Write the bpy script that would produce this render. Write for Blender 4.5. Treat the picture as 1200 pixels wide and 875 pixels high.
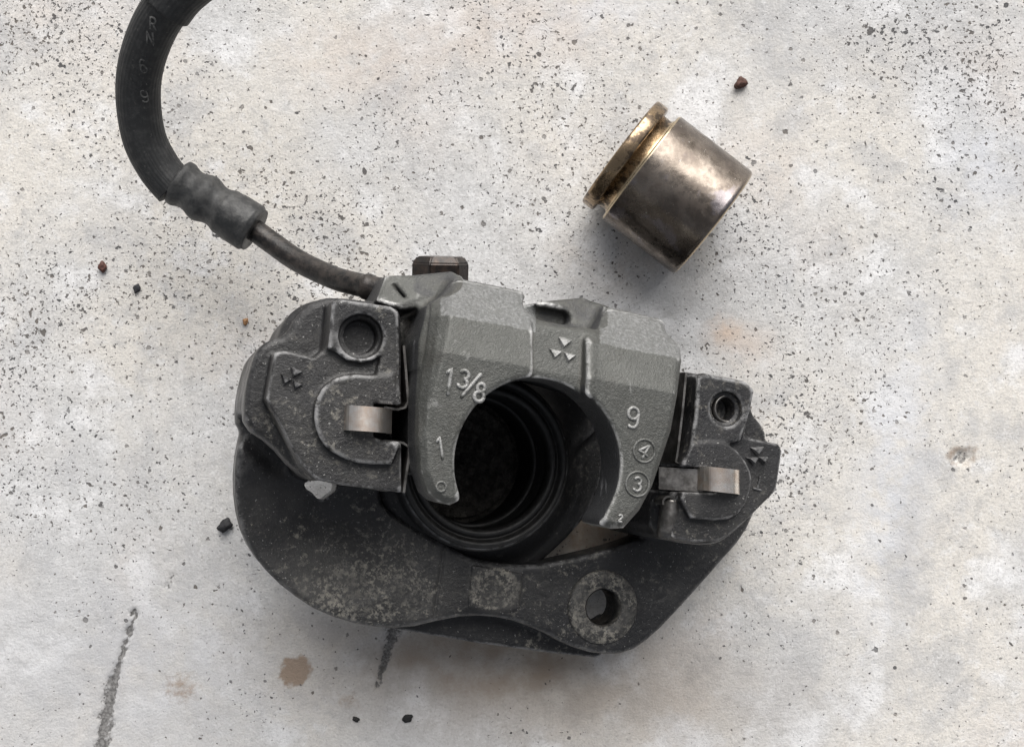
import bpy, bmesh, math, random
import numpy as np
from mathutils import Vector, Matrix

random.seed(7)
S = bpy.context.scene
for o in list(bpy.data.objects):
    bpy.data.objects.remove(o)

# ------------------------------------------------------------------ camera
H = 360.0            # camera height above the concrete, mm
F = 1476.0           # focal length in photograph pixels
MM = 0.001
cam_d = bpy.data.cameras.new('camera')
cam = bpy.data.objects.new('camera', cam_d)
S.collection.objects.link(cam)
cam.location = (0, 0, H * MM)
cam_d.sensor_width = 36
cam_d.lens = 36 * F / 1200
cam_d.clip_start = 0.01
cam_d.clip_end = 200
S.camera = cam

# ------------------------------------------------------------------ light
SUN_AZ = math.radians(9)        # from up-screen, a little to the right
SUN_EL = math.radians(37)
world = bpy.data.worlds.new('World')
S.world = world
world.use_nodes = True
wn = world.node_tree
wn.nodes.clear()
wo = wn.nodes.new('ShaderNodeOutputWorld')
wb = wn.nodes.new('ShaderNodeBackground')
sky = wn.nodes.new('ShaderNodeTexSky')
sky.sky_type = 'NISHITA'
sky.sun_disc = False
sky.sun_elevation = SUN_EL
sky.sun_rotation = SUN_AZ
sky.air_density = 1.0
sky.dust_density = 6.0
sky.ozone_density = 1.0
hs = wn.nodes.new('ShaderNodeHueSaturation')
hs.inputs['Saturation'].default_value = 0.25     # grey overcast
wb.inputs['Strength'].default_value = 0.048
wn.links.new(sky.outputs[0], hs.inputs['Color'])
wn.links.new(hs.outputs[0], wb.inputs[0])
wn.links.new(wb.outputs[0], wo.inputs[0])

sun_d = bpy.data.lights.new('sun', 'SUN')
sun_d.energy = 1.5
sun_d.angle = math.radians(64)
sun_d.color = (1.0, 0.975, 0.94)
sun = bpy.data.objects.new('sun', sun_d)
S.collection.objects.link(sun)
sd = Vector((math.sin(SUN_AZ) * math.cos(SUN_EL), math.cos(SUN_AZ) * math.cos(SUN_EL), math.sin(SUN_EL)))
sun.rotation_euler = sd.to_track_quat('Z', 'Y').to_euler()
sun.location = sd * 2

S.view_settings.view_transform = 'Standard'
S.view_settings.look = 'None'
S.view_settings.gamma = 1
S.view_settings.use_curve_mapping = False
S.view_settings.exposure = 1.13

# ------------------------------------------------------------------ frames
CAMP = np.array([0, 0, H])
W = np.array([0.28, 0.06, 1.0]); W /= np.linalg.norm(W)     # the caliper leans: its axis
E1 = np.array([1.0, 0, 0]) - W * W[0]; E1 /= np.linalg.norm(E1)
E2 = np.cross(W, E1)
BASIS = np.stack([E1, E2, W], axis=1)

def ray(px, py):
    return np.array([(px - 600) / F, -(py - 437.5) / F, -1.0])
def at(px, py, z=0.0):                    # point of a flat level above the ground, mm
    return CAMP + ray(px, py) * (H - z)
def loc(px, py, h):                       # caliper frame (u, v, h), mm
    d = ray(px, py)
    t = (h - CAMP @ W) / (d @ W)
    return BASIS.T @ (CAMP + d * t)
def wld(p):
    return BASIS @ np.asarray(p, float)

# ------------------------------------------------------------------ objects
def link(name, me, mat=None, parent=None):
    o = bpy.data.objects.new(name, me)
    S.collection.objects.link(o)
    if mat is not None:
        me.materials.append(mat)
    if parent is not None:
        o.parent = parent
        o.matrix_parent_inverse = PINV.get(parent.name, Matrix())
    return o
PINV = {}
def thing(name, label, cat, p):
    o = bpy.data.objects.new(name, None)
    S.collection.objects.link(o)
    o.location = Vector(p) * MM
    o.empty_display_size = 0.02
    o['label'] = label; o['category'] = cat
    PINV[o.name] = Matrix.Translation(-Vector(p) * MM)
    return o
def smooth(me):
    me.polygons.foreach_set('use_smooth', np.ones(len(me.polygons), bool))
def mesh_np(name, v, quads):
    """vertices in mm, all quads"""
    me = bpy.data.meshes.new(name)
    v = np.asarray(v, np.float32) * MM
    q = np.asarray(quads, np.int32)
    k = q.shape[1]
    me.vertices.add(len(v)); me.vertices.foreach_set('co', v.ravel())
    me.loops.add(q.size); me.loops.foreach_set('vertex_index', q.ravel())
    me.polygons.add(len(q)); me.polygons.foreach_set('loop_start', np.arange(0, q.size, k, dtype=np.int32))
    me.update(calc_edges=True)
    smooth(me)
    return me
def mesh_bm(name, bm, sm=False):
    bmesh.ops.recalc_face_normals(bm, faces=bm.faces)
    me = bpy.data.meshes.new(name)
    bm.to_mesh(me); bm.free()
    if sm: smooth(me)
    return me

# ------------------------------------------------------------------ solids on a voxel grid
class Vox:
    def __init__(s, u0, u1, v0, v1, h0, h1, st):
        s.st = st
        s.u = np.arange(u0, u1 + st, st, dtype=np.float32)
        s.v = np.arange(v0, v1 + st, st, dtype=np.float32)
        s.h = np.arange(h0, h1 + st, st, dtype=np.float32)
        s.U, s.V = np.meshgrid(s.u, s.v, indexing='ij')
        s.hh = s.h[None, None, :]
        s.d = np.full((len(s.u), len(s.v), len(s.h)), 50, np.float32)
    def poly(s, pts, h=None, rnd=0):
        """signed distance of a polygon; points are (px,py[,level])"""
        P = np.array([loc(p[0], p[1], p[2] if len(p) > 2 else h)[:2] for p in pts])
        for _ in range(rnd):
            Q = np.roll(P, -1, 0)
            P = np.stack([0.75 * P + 0.25 * Q, 0.25 * P + 0.75 * Q], 1).reshape(-1, 2)
        best = np.full(s.U.shape, 1e9, np.float32)
        ins = np.zeros(s.U.shape, bool)
        for a, b in zip(P, np.roll(P, -1, 0)):
            ex, ey = b - a
            wx, wy = s.U - a[0], s.V - a[1]
            t = np.clip((wx * ex + wy * ey) / (ex * ex + ey * ey + 1e-9), 0, 1)
            best = np.minimum(best, (wx - t * ex) ** 2 + (wy - t * ey) ** 2)
            c = ((a[1] > s.V) != (b[1] > s.V))
            ins ^= c & (s.U < (b[0] - a[0]) * (s.V - a[1]) / (b[1] - a[1] + 1e-12) + a[0])
        d = np.sqrt(best)
        return np.where(ins, -d, d).astype(np.float32)
    def circ(s, px, py, h, r):
        c = loc(px, py, h)
        return np.hypot(s.U - c[0], s.V - c[1]) - r
    def cap(s, a, b, r):
        a = loc(*a)[:2]; b = loc(*b)[:2]
        e = b - a
        t = np.clip(((s.U - a[0]) * e[0] + (s.V - a[1]) * e[1]) / (e @ e), 0, 1)
        return np.hypot(s.U - a[0] - t * e[0], s.V - a[1] - t * e[1]) - r
    def ext(s, d2, h0, h1, r=0.0, ch=0.0):
        """prism between two levels (h1 may be a height map), rounded or chamfered at the top"""
        top = h1[:, :, None] if isinstance(h1, np.ndarray) else np.float32(h1)
        a = d2[:, :, None] + r
        b = np.maximum(h0 - s.hh, s.hh - top) + r
        d = np.minimum(np.maximum(a, b), 0) + np.sqrt(np.maximum(a, 0) ** 2 + np.maximum(b, 0) ** 2) - r
        if ch:
            d = np.maximum(d, (d2[:, :, None] + (s.hh - top) + ch) * 0.7071)
        return d.astype(np.float32)
    def add(s, d, k=0.0):
        s.d = np.minimum(s.d, d) if not k else s.smin(s.d, d, k)
    def sub(s, d, k=0.0):
        s.d = np.maximum(s.d, -d) if not k else -s.smin(-s.d, d, k)
    @staticmethod
    def smin(a, b, k):
        q = np.maximum(k - np.abs(a - b), 0) / k
        return np.minimum(a, b) - q * q * (k * 0.25)
    def mesh(s, name):
        d = s.d
        d[0] = d[-1] = 5; d[:, 0] = d[:, -1] = 5; d[:, :, 0] = d[:, :, -1] = 5
        ins = d < 0
        n = [k - 1 for k in d.shape]
        cnt = np.zeros(n, np.int8)
        for i in (0, 1):
            for j in (0, 1):
                for k in (0, 1):
                    cnt += ins[i:i + n[0], j:j + n[1], k:k + n[2]]
        act = (cnt > 0) & (cnt < 8)
        I = np.argwhere(act)
        idx = np.full(n, -1, np.int32)
        idx[act] = np.arange(len(I))
        acc = np.zeros((len(I), 3), np.float64); num = np.zeros(len(I))
        cor = [(i, j, k) for i in (0, 1) for j in (0, 1) for k in (0, 1)]
        val = {c: d[I[:, 0] + c[0], I[:, 1] + c[1], I[:, 2] + c[2]] for c in cor}
        for a in cor:
            for ax in range(3):
                if a[ax] == 0:
                    b = list(a); b[ax] = 1; b = tuple(b)
                    va, vb = val[a], val[b]
                    m = (va < 0) != (vb < 0)
                    t = va[m] / (va[m] - vb[m])
                    p = np.tile(np.array(a, float), (m.sum(), 1)); p[:, ax] += t
                    acc[m] += p; num[m] += 1
        L = (I + acc / num[:, None]) * s.st + np.array([s.u[0], s.v[0], s.h[0]])
        quads = []
        for ax in range(3):
            sl0 = [slice(1, -1)] * 3; sl1 = [slice(1, -1)] * 3
            sl0[ax] = slice(0, -1); sl1[ax] = slice(1, None)
            A = ins[tuple(sl0)]; B = ins[tuple(sl1)]
            E = np.argwhere(A != B)
            flip = A[E[:, 0], E[:, 1], E[:, 2]]
            off = np.ones(3, int); off[ax] = 0
            E = E + off
            o1, o2 = (ax + 1) % 3, (ax + 2) % 3
            q = []
            for da, db in ((0, 0), (1, 0), (1, 1), (0, 1)):
                c = E.copy(); c[:, o1] -= da; c[:, o2] -= db
                q.append(idx[c[:, 0], c[:, 1], c[:, 2]])
            q = np.stack(q, 1)
            q[~flip] = q[~flip][:, ::-1]
            quads.append(q)
        me = mesh_np(name, L @ BASIS.T, np.concatenate(quads))
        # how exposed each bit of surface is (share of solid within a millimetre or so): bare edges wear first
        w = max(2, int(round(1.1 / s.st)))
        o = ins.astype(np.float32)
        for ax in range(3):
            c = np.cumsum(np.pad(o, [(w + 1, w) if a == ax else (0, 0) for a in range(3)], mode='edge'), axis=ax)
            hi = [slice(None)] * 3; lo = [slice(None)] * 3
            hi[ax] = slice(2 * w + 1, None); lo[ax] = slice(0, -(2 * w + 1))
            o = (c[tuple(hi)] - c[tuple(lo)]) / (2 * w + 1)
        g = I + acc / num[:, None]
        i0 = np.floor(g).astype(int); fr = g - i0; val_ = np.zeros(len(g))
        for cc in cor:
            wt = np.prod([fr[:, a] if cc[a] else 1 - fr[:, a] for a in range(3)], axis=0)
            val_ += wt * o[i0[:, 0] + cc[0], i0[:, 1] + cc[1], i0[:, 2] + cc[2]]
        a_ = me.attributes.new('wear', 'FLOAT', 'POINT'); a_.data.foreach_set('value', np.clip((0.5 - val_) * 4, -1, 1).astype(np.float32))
        return me

# ------------------------------------------------------------------ materials
class NT:
    def __init__(s, name):
        s.m = bpy.data.materials.new(name); s.m.use_nodes = True
        s.t = s.m.node_tree
        s.b = s.t.nodes['Principled BSDF']
        s.geo = s.t.nodes.new('ShaderNodeNewGeometry')
        s.pos = s.geo.outputs['Position']
    def n(s, typ, ins=None, **kw):
        x = s.t.nodes.new(typ)
        for k, v in kw.items(): setattr(x, k, v)
        for k, v in (ins or {}).items(): s.put(v, x.inputs[k])
        return x
    def put(s, v, sock):
        if isinstance(v, bpy.types.NodeSocket): s.t.links.new(v, sock)
        else:
            if isinstance(v, tuple) and len(v) == 3 and sock.type == 'RGBA': v = v + (1,)
            sock.default_value = v
    def vec(s, sc):
        return s.n('ShaderNodeVectorMath', {0: s.pos, 1: sc if isinstance(sc, tuple) else (sc,) * 3}, operation='MULTIPLY').outputs[0]
    def noise(s, scale, detail=4, rough=0.55, vec=None, dist=0.0):
        return s.n('ShaderNodeTexNoise', {'Vector': vec or s.pos, 'Scale': scale, 'Detail': detail, 'Roughness': rough, 'Distortion': dist}).outputs['Fac']
    def ramp(s, f, lo, hi, a=0.0, b=1.0):
        return s.n('ShaderNodeMapRange', {'Value': f, 'From Min': lo, 'From Max': hi, 'To Min': a, 'To Max': b}, interpolation_type='SMOOTHSTEP').outputs[0]
    def math(s, op, a, b=0.0):
        return s.n('ShaderNodeMath', {0: a, 1: b}, operation=op).outputs[0]
    def mix(s, f, a, b, mode='MIX'):
        x = s.t.nodes.new('ShaderNodeMix'); x.data_type = 'RGBA'; x.blend_type = mode
        s.put(f, x.inputs[0]); s.put(a, x.inputs[6]); s.put(b, x.inputs[7])
        return x.outputs[2]
    def fmix(s, f, a, b):
        x = s.t.nodes.new('ShaderNodeMix'); x.data_type = 'FLOAT'
        s.put(f, x.inputs[0]); s.put(a, x.inputs[2]); s.put(b, x.inputs[3])
        return x.outputs[0]
    def attr(s, name):
        return s.n('ShaderNodeAttribute', attribute_name=name).outputs['Fac']
    def bump(s, hgt, strength=0.5, dist=0.0002, prev=None):
        i = {'Height': hgt, 'Strength': strength, 'Distance': dist}
        if prev is not None: i['Normal'] = prev
        return s.n('ShaderNodeBump', i).outputs[0]
    def out(s, col=None, rough=None, metal=None, normal=None, spec=None):
        if col is not None: s.put(col, s.b.inputs['Base Color'])
        if rough is not None: s.put(rough, s.b.inputs['Roughness'])
        if metal is not None: s.put(metal, s.b.inputs['Metallic'])
        if normal is not None: s.put(normal, s.b.inputs['Normal'])
        if spec is not None: s.put(spec, s.b.inputs['Specular IOR Level'])
        return s.m

def mat_concrete():
    k = NT('concrete')
    big = k.noise(11, 5, 0.6)
    mid = k.noise(45, 5, 0.6)
    fine = k.noise(420, 5, 0.7)
    hair = k.noise(1500, 3, 0.7)
    mot = k.noise(190, 6, 0.68)
    col = k.mix(k.ramp(big, 0.40, 0.60), (0.575, 0.575, 0.578), (0.675, 0.645, 0.60))
    pink = k.n('ShaderNodeTexNoise', {'Vector': k.n('ShaderNodeVectorMath', {0: k.pos, 1: (3.1, 1.7, 0)}, operation='ADD').outputs[0], 'Scale': 18, 'Detail': 4}).outputs['Fac']
    col = k.mix(k.ramp(pink, 0.52, 0.75, 0, 0.55), col, (0.66, 0.595, 0.54))
    col = k.mix(k.ramp(mid, 0.50, 0.66, 0, 0.6), col, (0.43, 0.435, 0.45))
    col = k.mix(k.ramp(mid, 0.47, 0.34, 0, 0.75), col, (0.80, 0.80, 0.81))
    col = k.mix(k.ramp(fine, 0.52, 0.72, 0, 0.45), col, (0.40, 0.395, 0.39))
    col = k.mix(k.ramp(fine, 0.45, 0.3, 0, 0.4), col, (0.76, 0.755, 0.75))
    col = k.mix(k.ramp(mot, 0.50, 0.70, 0, 0.55), col, (0.43, 0.425, 0.42))
    col = k.mix(k.ramp(mot, 0.46, 0.32, 0, 0.5), col, (0.76, 0.76, 0.765))
    col = k.mix(k.ramp(hair, 0.50, 0.70, 0, 0.55), col, (0.36, 0.355, 0.35))
    col = k.mix(k.ramp(hair, 0.44, 0.30, 0, 0.45), col, (0.82, 0.82, 0.815))
    # mapped marks, painted shadow and light falloff among them
    col = k.mix(k.math('MULTIPLY', k.attr('blue'), k.ramp(k.noise(120), 0.3, 0.6)), col, (0.63, 0.645, 0.685))
    col = k.mix(k.math('MULTIPLY', k.attr('dull_falloff'), k.ramp(k.noise(160), 0.25, 0.65, 0.5, 1)), col, (0.40, 0.40, 0.41))
    col = k.mix(k.math('MULTIPLY', k.attr('brown_shade'), k.ramp(k.noise(90), 0.2, 0.7, 0.45, 1)), col, (0.33, 0.27, 0.215))
    col = k.mix(k.math('MULTIPLY', k.attr('orange'), k.ramp(k.noise(150), 0.3, 0.6, 0.2, 1)), col, (0.62, 0.505, 0.42))
    rust_brown = k.ramp(k.math('ADD', k.attr('rust_brown'), k.ramp(k.noise(380, 5, 0.7), 0.3, 0.7, -0.18, 0.18)), 0.2, 0.85)
    col = k.mix(k.math('MULTIPLY', rust_brown, 0.85), col, (0.29, 0.21, 0.15))
    # pits and specks: irregular ones from thresholded noise, rounder ones from cells
    dens = k.math('ADD', k.ramp(k.noise(17, 3), 0.3, 0.7, -0.035, 0.045), k.math('MULTIPLY', k.attr('sparse'), -0.05))
    pits = None
    for scale, lo, seed in ((300, 0.69, 3.0), (600, 0.662, 7.0), (1000, 0.652, 5.0)):
        v = k.n('ShaderNodeTexNoise', {'Vector': k.n('ShaderNodeVectorMath', {0: k.pos, 1: (seed, seed * 0.7, 0)}, operation='ADD').outputs[0], 'Scale': scale, 'Detail': 2.5, 'Roughness': 0.55, 'Distortion': 0.15}).outputs['Fac']
        q = k.ramp(k.math('ADD', v, dens), lo, lo + 0.035)
        pits = q if pits is None else k.math('MAXIMUM', pits, q)
    warp = k.n('ShaderNodeVectorMath', {0: k.n('ShaderNodeTexNoise', {'Vector': k.pos, 'Scale': 1100, 'Detail': 3}).outputs['Color'], 1: (0.0012,) * 3}, operation='MULTIPLY').outputs[0]
    p2 = k.n('ShaderNodeVectorMath', {0: k.pos, 1: warp}, operation='ADD').outputs[0]
    for scale, frac, rmin, rmax, seed in ((115, 0.16, 0.04, 0.10, 0.0), (300, 0.22, 0.06, 0.19, 1.3)):
        v = k.n('ShaderNodeTexVoronoi', {'Vector': k.n('ShaderNodeVectorMath', {0: p2, 1: (seed, seed * 0.7, 0)}, operation='ADD').outputs[0], 'Scale': scale, 'Randomness': 1.0}, voronoi_dimensions='2D')
        sep = k.n('ShaderNodeSeparateColor', {0: v.outputs['Color']})
        on = k.math('LESS_THAN', sep.outputs[0], k.math('ADD', k.math('MULTIPLY', dens, 3.0), frac))
        rad = k.n('ShaderNodeMapRange', {'Value': k.math('POWER', sep.outputs[1], 2.0), 'To Min': rmin, 'To Max': rmax}).outputs[0]
        inside = k.ramp(k.math('DIVIDE', v.outputs['Distance'], rad), 1.0, 0.7)
        q = k.math('MULTIPLY', k.math('MULTIPLY', inside, on), k.n('ShaderNodeMapRange', {'Value': sep.outputs[2], 'To Min': 0.6, 'To Max': 1.0}).outputs[0])
        pits = k.math('MAXIMUM', pits, q)
    col = k.mix(k.math('MULTIPLY', pits, 0.9), col, k.mix(k.ramp(k.noise(60), 0.4, 0.6), (0.06, 0.06, 0.064), (0.12, 0.105, 0.092)))
    g = k.attr('gouge')
    gm = k.ramp(k.math('ADD', g, k.ramp(k.noise(700, 4, 0.7), 0.3, 0.7, -0.35, 0.3)), 0.25, 0.7)
    col = k.mix(k.math('MULTIPLY', gm, 0.85), col, k.mix(k.ramp(k.noise(1300), 0.4, 0.6), (0.075, 0.073, 0.07), (0.21, 0.205, 0.20)))
    n = k.bump(k.math('SUBTRACT', k.math('ADD', k.math('MULTIPLY', fine, 0.7), k.math('MULTIPLY', hair, 0.35)), k.math('MULTIPLY', pits, 0.9)), 0.75, 0.0006)
    return k.out(col, 0.85, 0, n, 0.3)

def mat_silver():
    k = NT('silver_casting')
    a = k.noise(90, 5, 0.6); f = k.noise(1300, 4, 0.7); c = k.noise(2600, 2, 0.6)
    col = k.mix(k.ramp(a, 0.35, 0.65), (0.066, 0.068, 0.063), (0.090, 0.092, 0.086))
    col = k.mix(k.ramp(f, 0.5, 0.72, 0, 0.35), col, (0.22, 0.222, 0.216))
    col = k.mix(k.ramp(f, 0.48, 0.32, 0, 0.3), col, (0.07, 0.07, 0.066))
    col = k.mix(k.ramp(k.noise(55, 6, 0.7), 0.50, 0.68, 0, 0.5), col, (0.065, 0.062, 0.055))
    col = k.mix(k.ramp(k.noise(150, 5, 0.7, None, 0.5), 0.60, 0.70, 0, 0.5), col, (0.30, 0.30, 0.295))
    grime = k.math('MULTIPLY', k.ramp(k.noise(300, 6, 0.75), 0.64, 0.71), 0.8)
    col = k.mix(grime, col, (0.045, 0.042, 0.038))
    wr = k.attr('wear')
    nz = k.noise(420, 5, 0.7)
    col = k.mix(k.math('MULTIPLY', k.ramp(wr, 0.34, 0.85, 0, 0.95), k.ramp(nz, 0.34, 0.56)), col, (0.56, 0.56, 0.555))
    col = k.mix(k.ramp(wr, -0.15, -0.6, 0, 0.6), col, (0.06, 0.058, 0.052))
    cl = k.ramp(k.math('ADD', k.attr('pale_slope'), k.ramp(k.noise(500, 5, 0.75), 0.3, 0.7, -0.3, 0.3)), 0.35, 0.65)
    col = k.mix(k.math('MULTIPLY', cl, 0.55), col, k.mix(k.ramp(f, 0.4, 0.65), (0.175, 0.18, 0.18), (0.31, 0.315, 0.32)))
    # darker side walls, smooth patches and machined opening
    gr = k.ramp(k.math('ADD', k.attr('dark_face'), k.ramp(k.noise(150, 5, 0.7), 0.3, 0.7, -0.2, 0.2)), 0.35, 0.75)
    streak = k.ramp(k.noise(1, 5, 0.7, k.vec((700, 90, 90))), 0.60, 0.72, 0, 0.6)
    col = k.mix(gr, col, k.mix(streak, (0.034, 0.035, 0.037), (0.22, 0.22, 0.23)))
    n = k.bump(f, 0.55, 0.00035, k.bump(c, 0.3, 0.0002))
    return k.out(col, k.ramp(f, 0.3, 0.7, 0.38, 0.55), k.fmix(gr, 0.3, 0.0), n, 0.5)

def mat_black(name='black_casting', dust=1.0, base=(0.0135, 0.0135, 0.0145), rough=(0.28, 0.52)):
    k = NT(name)
    a = k.noise(70, 6, 0.65); f = k.noise(950, 4, 0.7); g2 = k.noise(2300, 3, 0.65)
    col = k.mix(k.ramp(a, 0.3, 0.7), base, tuple(x * 1.8 for x in base))
    col = k.mix(k.ramp(f, 0.56, 0.74, 0, 0.5 * dust), col, (0.075, 0.075, 0.077))
    d = k.math('MULTIPLY', k.ramp(k.noise(420, 8, 0.75), 0.53, 0.63), k.ramp(k.noise(40, 4, 0.6), 0.42, 0.66))
    sc = k.attr('scuff')
    d2 = k.ramp(k.math('ADD', k.noise(760, 8, 0.76), k.math('MULTIPLY', k.math('SUBTRACT', sc, 1.0), 0.26)), 0.47, 0.55)
    d2 = k.math('MULTIPLY', d2, k.ramp(k.noise(130, 4, 0.6), 0.36, 0.58, 0.25, 1))
    d = k.math('MAXIMUM', k.math('MULTIPLY', d, 0.6 * dust), k.math('MULTIPLY', d2, 0.85))
    col = k.mix(d, col, k.mix(k.ramp(k.noise(700, 3), 0.4, 0.6), (0.33, 0.31, 0.265), (0.20, 0.19, 0.17)))
    sp = k.ramp(k.noise(1500, 3, 0.6), 0.66, 0.71, 0, 0.75 * dust)
    col = k.mix(sp, col, (0.34, 0.335, 0.325))
    wear = k.math('MULTIPLY', k.ramp(k.attr('wear'), 0.36, 0.95), k.ramp(k.noise(330, 6, 0.75), 0.40, 0.56))
    col = k.mix(k.math('MULTIPLY', wear, 0.9), col, (0.30, 0.30, 0.305))
    col = k.mix(k.math('MULTIPLY', sc, k.ramp(k.noise(90, 5, 0.65), 0.3, 0.7, 0.05, 0.4)), col, (0.135, 0.13, 0.12))
    n = k.bump(f, 0.55, 0.0004, k.bump(k.noise(260, 4, 0.6), 0.25, 0.0006, k.bump(g2, 0.4, 0.0002)))
    return k.out(col, k.fmix(d, k.ramp(k.noise(120, 4), 0.3, 0.7, *rough), 0.8), 0.0, n, 0.42)

def mat_piston():
    k = NT('tarnished_chrome')
    pr = k.attr('along')
    a = k.noise(75, 6, 0.65); f = k.noise(260, 7, 0.72); m = k.noise(900, 5, 0.7)
    col = k.mix(k.ramp(a, 0.36, 0.62), (0.32, 0.275, 0.235), (0.155, 0.13, 0.11))
    col = k.mix(k.ramp(f, 0.5, 0.66, 0, 0.75), col, (0.15, 0.125, 0.11))
    col = k.mix(k.ramp(k.noise(120, 3), 0.56, 0.66, 0, 0.5), col, (0.36, 0.335, 0.37))
    col = k.mix(pr, col, k.mix(k.ramp(f, 0.45, 0.58), (0.42, 0.30, 0.18), (0.075, 0.052, 0.032)))
    col = k.mix(k.attr('edge'), col, (0.60, 0.49, 0.33))
    spots = k.ramp(k.noise(900, 3, 0.6), 0.70, 0.75, 0, 0.8)
    col = k.mix(spots, col, (0.62, 0.60, 0.56))
    rough = k.math('ADD', k.ramp(f, 0.35, 0.68, 0.17, 0.40), k.math('MULTIPLY', spots, 0.5))
    n = k.bump(m, 0.15, 0.0001, k.bump(k.noise(160, 4), 0.2, 0.0005))
    return k.out(col, rough, 0.96, n)

def mat_plain(name, c1, c2, rough, metal, sc=300, bs=0.3, bd=0.0003):
    k = NT(name)
    f = k.noise(sc, 6, 0.7)
    col = k.mix(k.ramp(f, 0.38, 0.66), c1, c2)
    return k.out(col, k.ramp(k.noise(sc * 0.6, 4), 0.3, 0.7, rough * 0.8, min(1, rough * 1.25)), metal, k.bump(k.noise(sc * 3, 4, 0.65), bs, bd))

def mat_hose():
    k = NT('ribbed_rubber')
    at_ = k.n('ShaderNodeAttribute', attribute_name='ring')
    f = k.noise(500, 5, 0.7)
    lines = k.math('SINE', k.math('MULTIPLY', at_.outputs['Fac'], 2 * math.pi * 34))
    col = k.mix(k.ramp(f, 0.42, 0.7, 0, 0.7), (0.022, 0.023, 0.024), (0.052, 0.052, 0.052))
    dust = k.ramp(k.noise(1100, 4, 0.7), 0.6, 0.72, 0, 0.35)
    col = k.mix(dust, col, (0.17, 0.165, 0.155))
    n = k.bump(lines, 0.22, 0.00012, k.bump(f, 0.3, 0.0002))
    return k.out(col, 0.62, 0, n, 0.4)

M_CON = mat_concrete()
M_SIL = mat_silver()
M_BLK = mat_black()
M_HOUS = mat_black('dark_housing', 0.35, (0.010, 0.010, 0.0105), (0.45, 0.65))
M_RUB = mat_plain('boot_rubber', (0.009, 0.009, 0.009), (0.02, 0.0195, 0.019), 0.5, 0, 500)
M_CRUST = mat_plain('bore_crust', (0.045, 0.042, 0.038), (0.15, 0.14, 0.125), 0.8, 0, 330, 0.9, 0.002)
M_PIS = mat_piston()
M_CLIP = mat_plain('spring_steel', (0.93, 0.88, 0.82), (0.74, 0.61, 0.51), 0.33, 1.0, 160, 0.08, 0.0001)
M_CLIPD = mat_plain('grimy_spring_steel', (0.10, 0.095, 0.09), (0.26, 0.25, 0.24), 0.36, 0.85, 260, 0.2, 0.0002)
M_BOLT = mat_plain('browned_steel', (0.011, 0.0095, 0.009), (0.045, 0.029, 0.022), 0.3, 0.4, 420, 0.3, 0.0002)
M_PIPE = mat_plain('blackened_pipe', (0.010, 0.0095, 0.0095), (0.05, 0.042, 0.037), 0.36, 0.2, 420, 0.4, 0.0003)
M_FERR = mat_plain('dull_ferrule', (0.028, 0.029, 0.030), (0.07, 0.07, 0.069), 0.45, 0.2, 380, 0.4, 0.0003)
M_HOSE = mat_hose()

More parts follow.
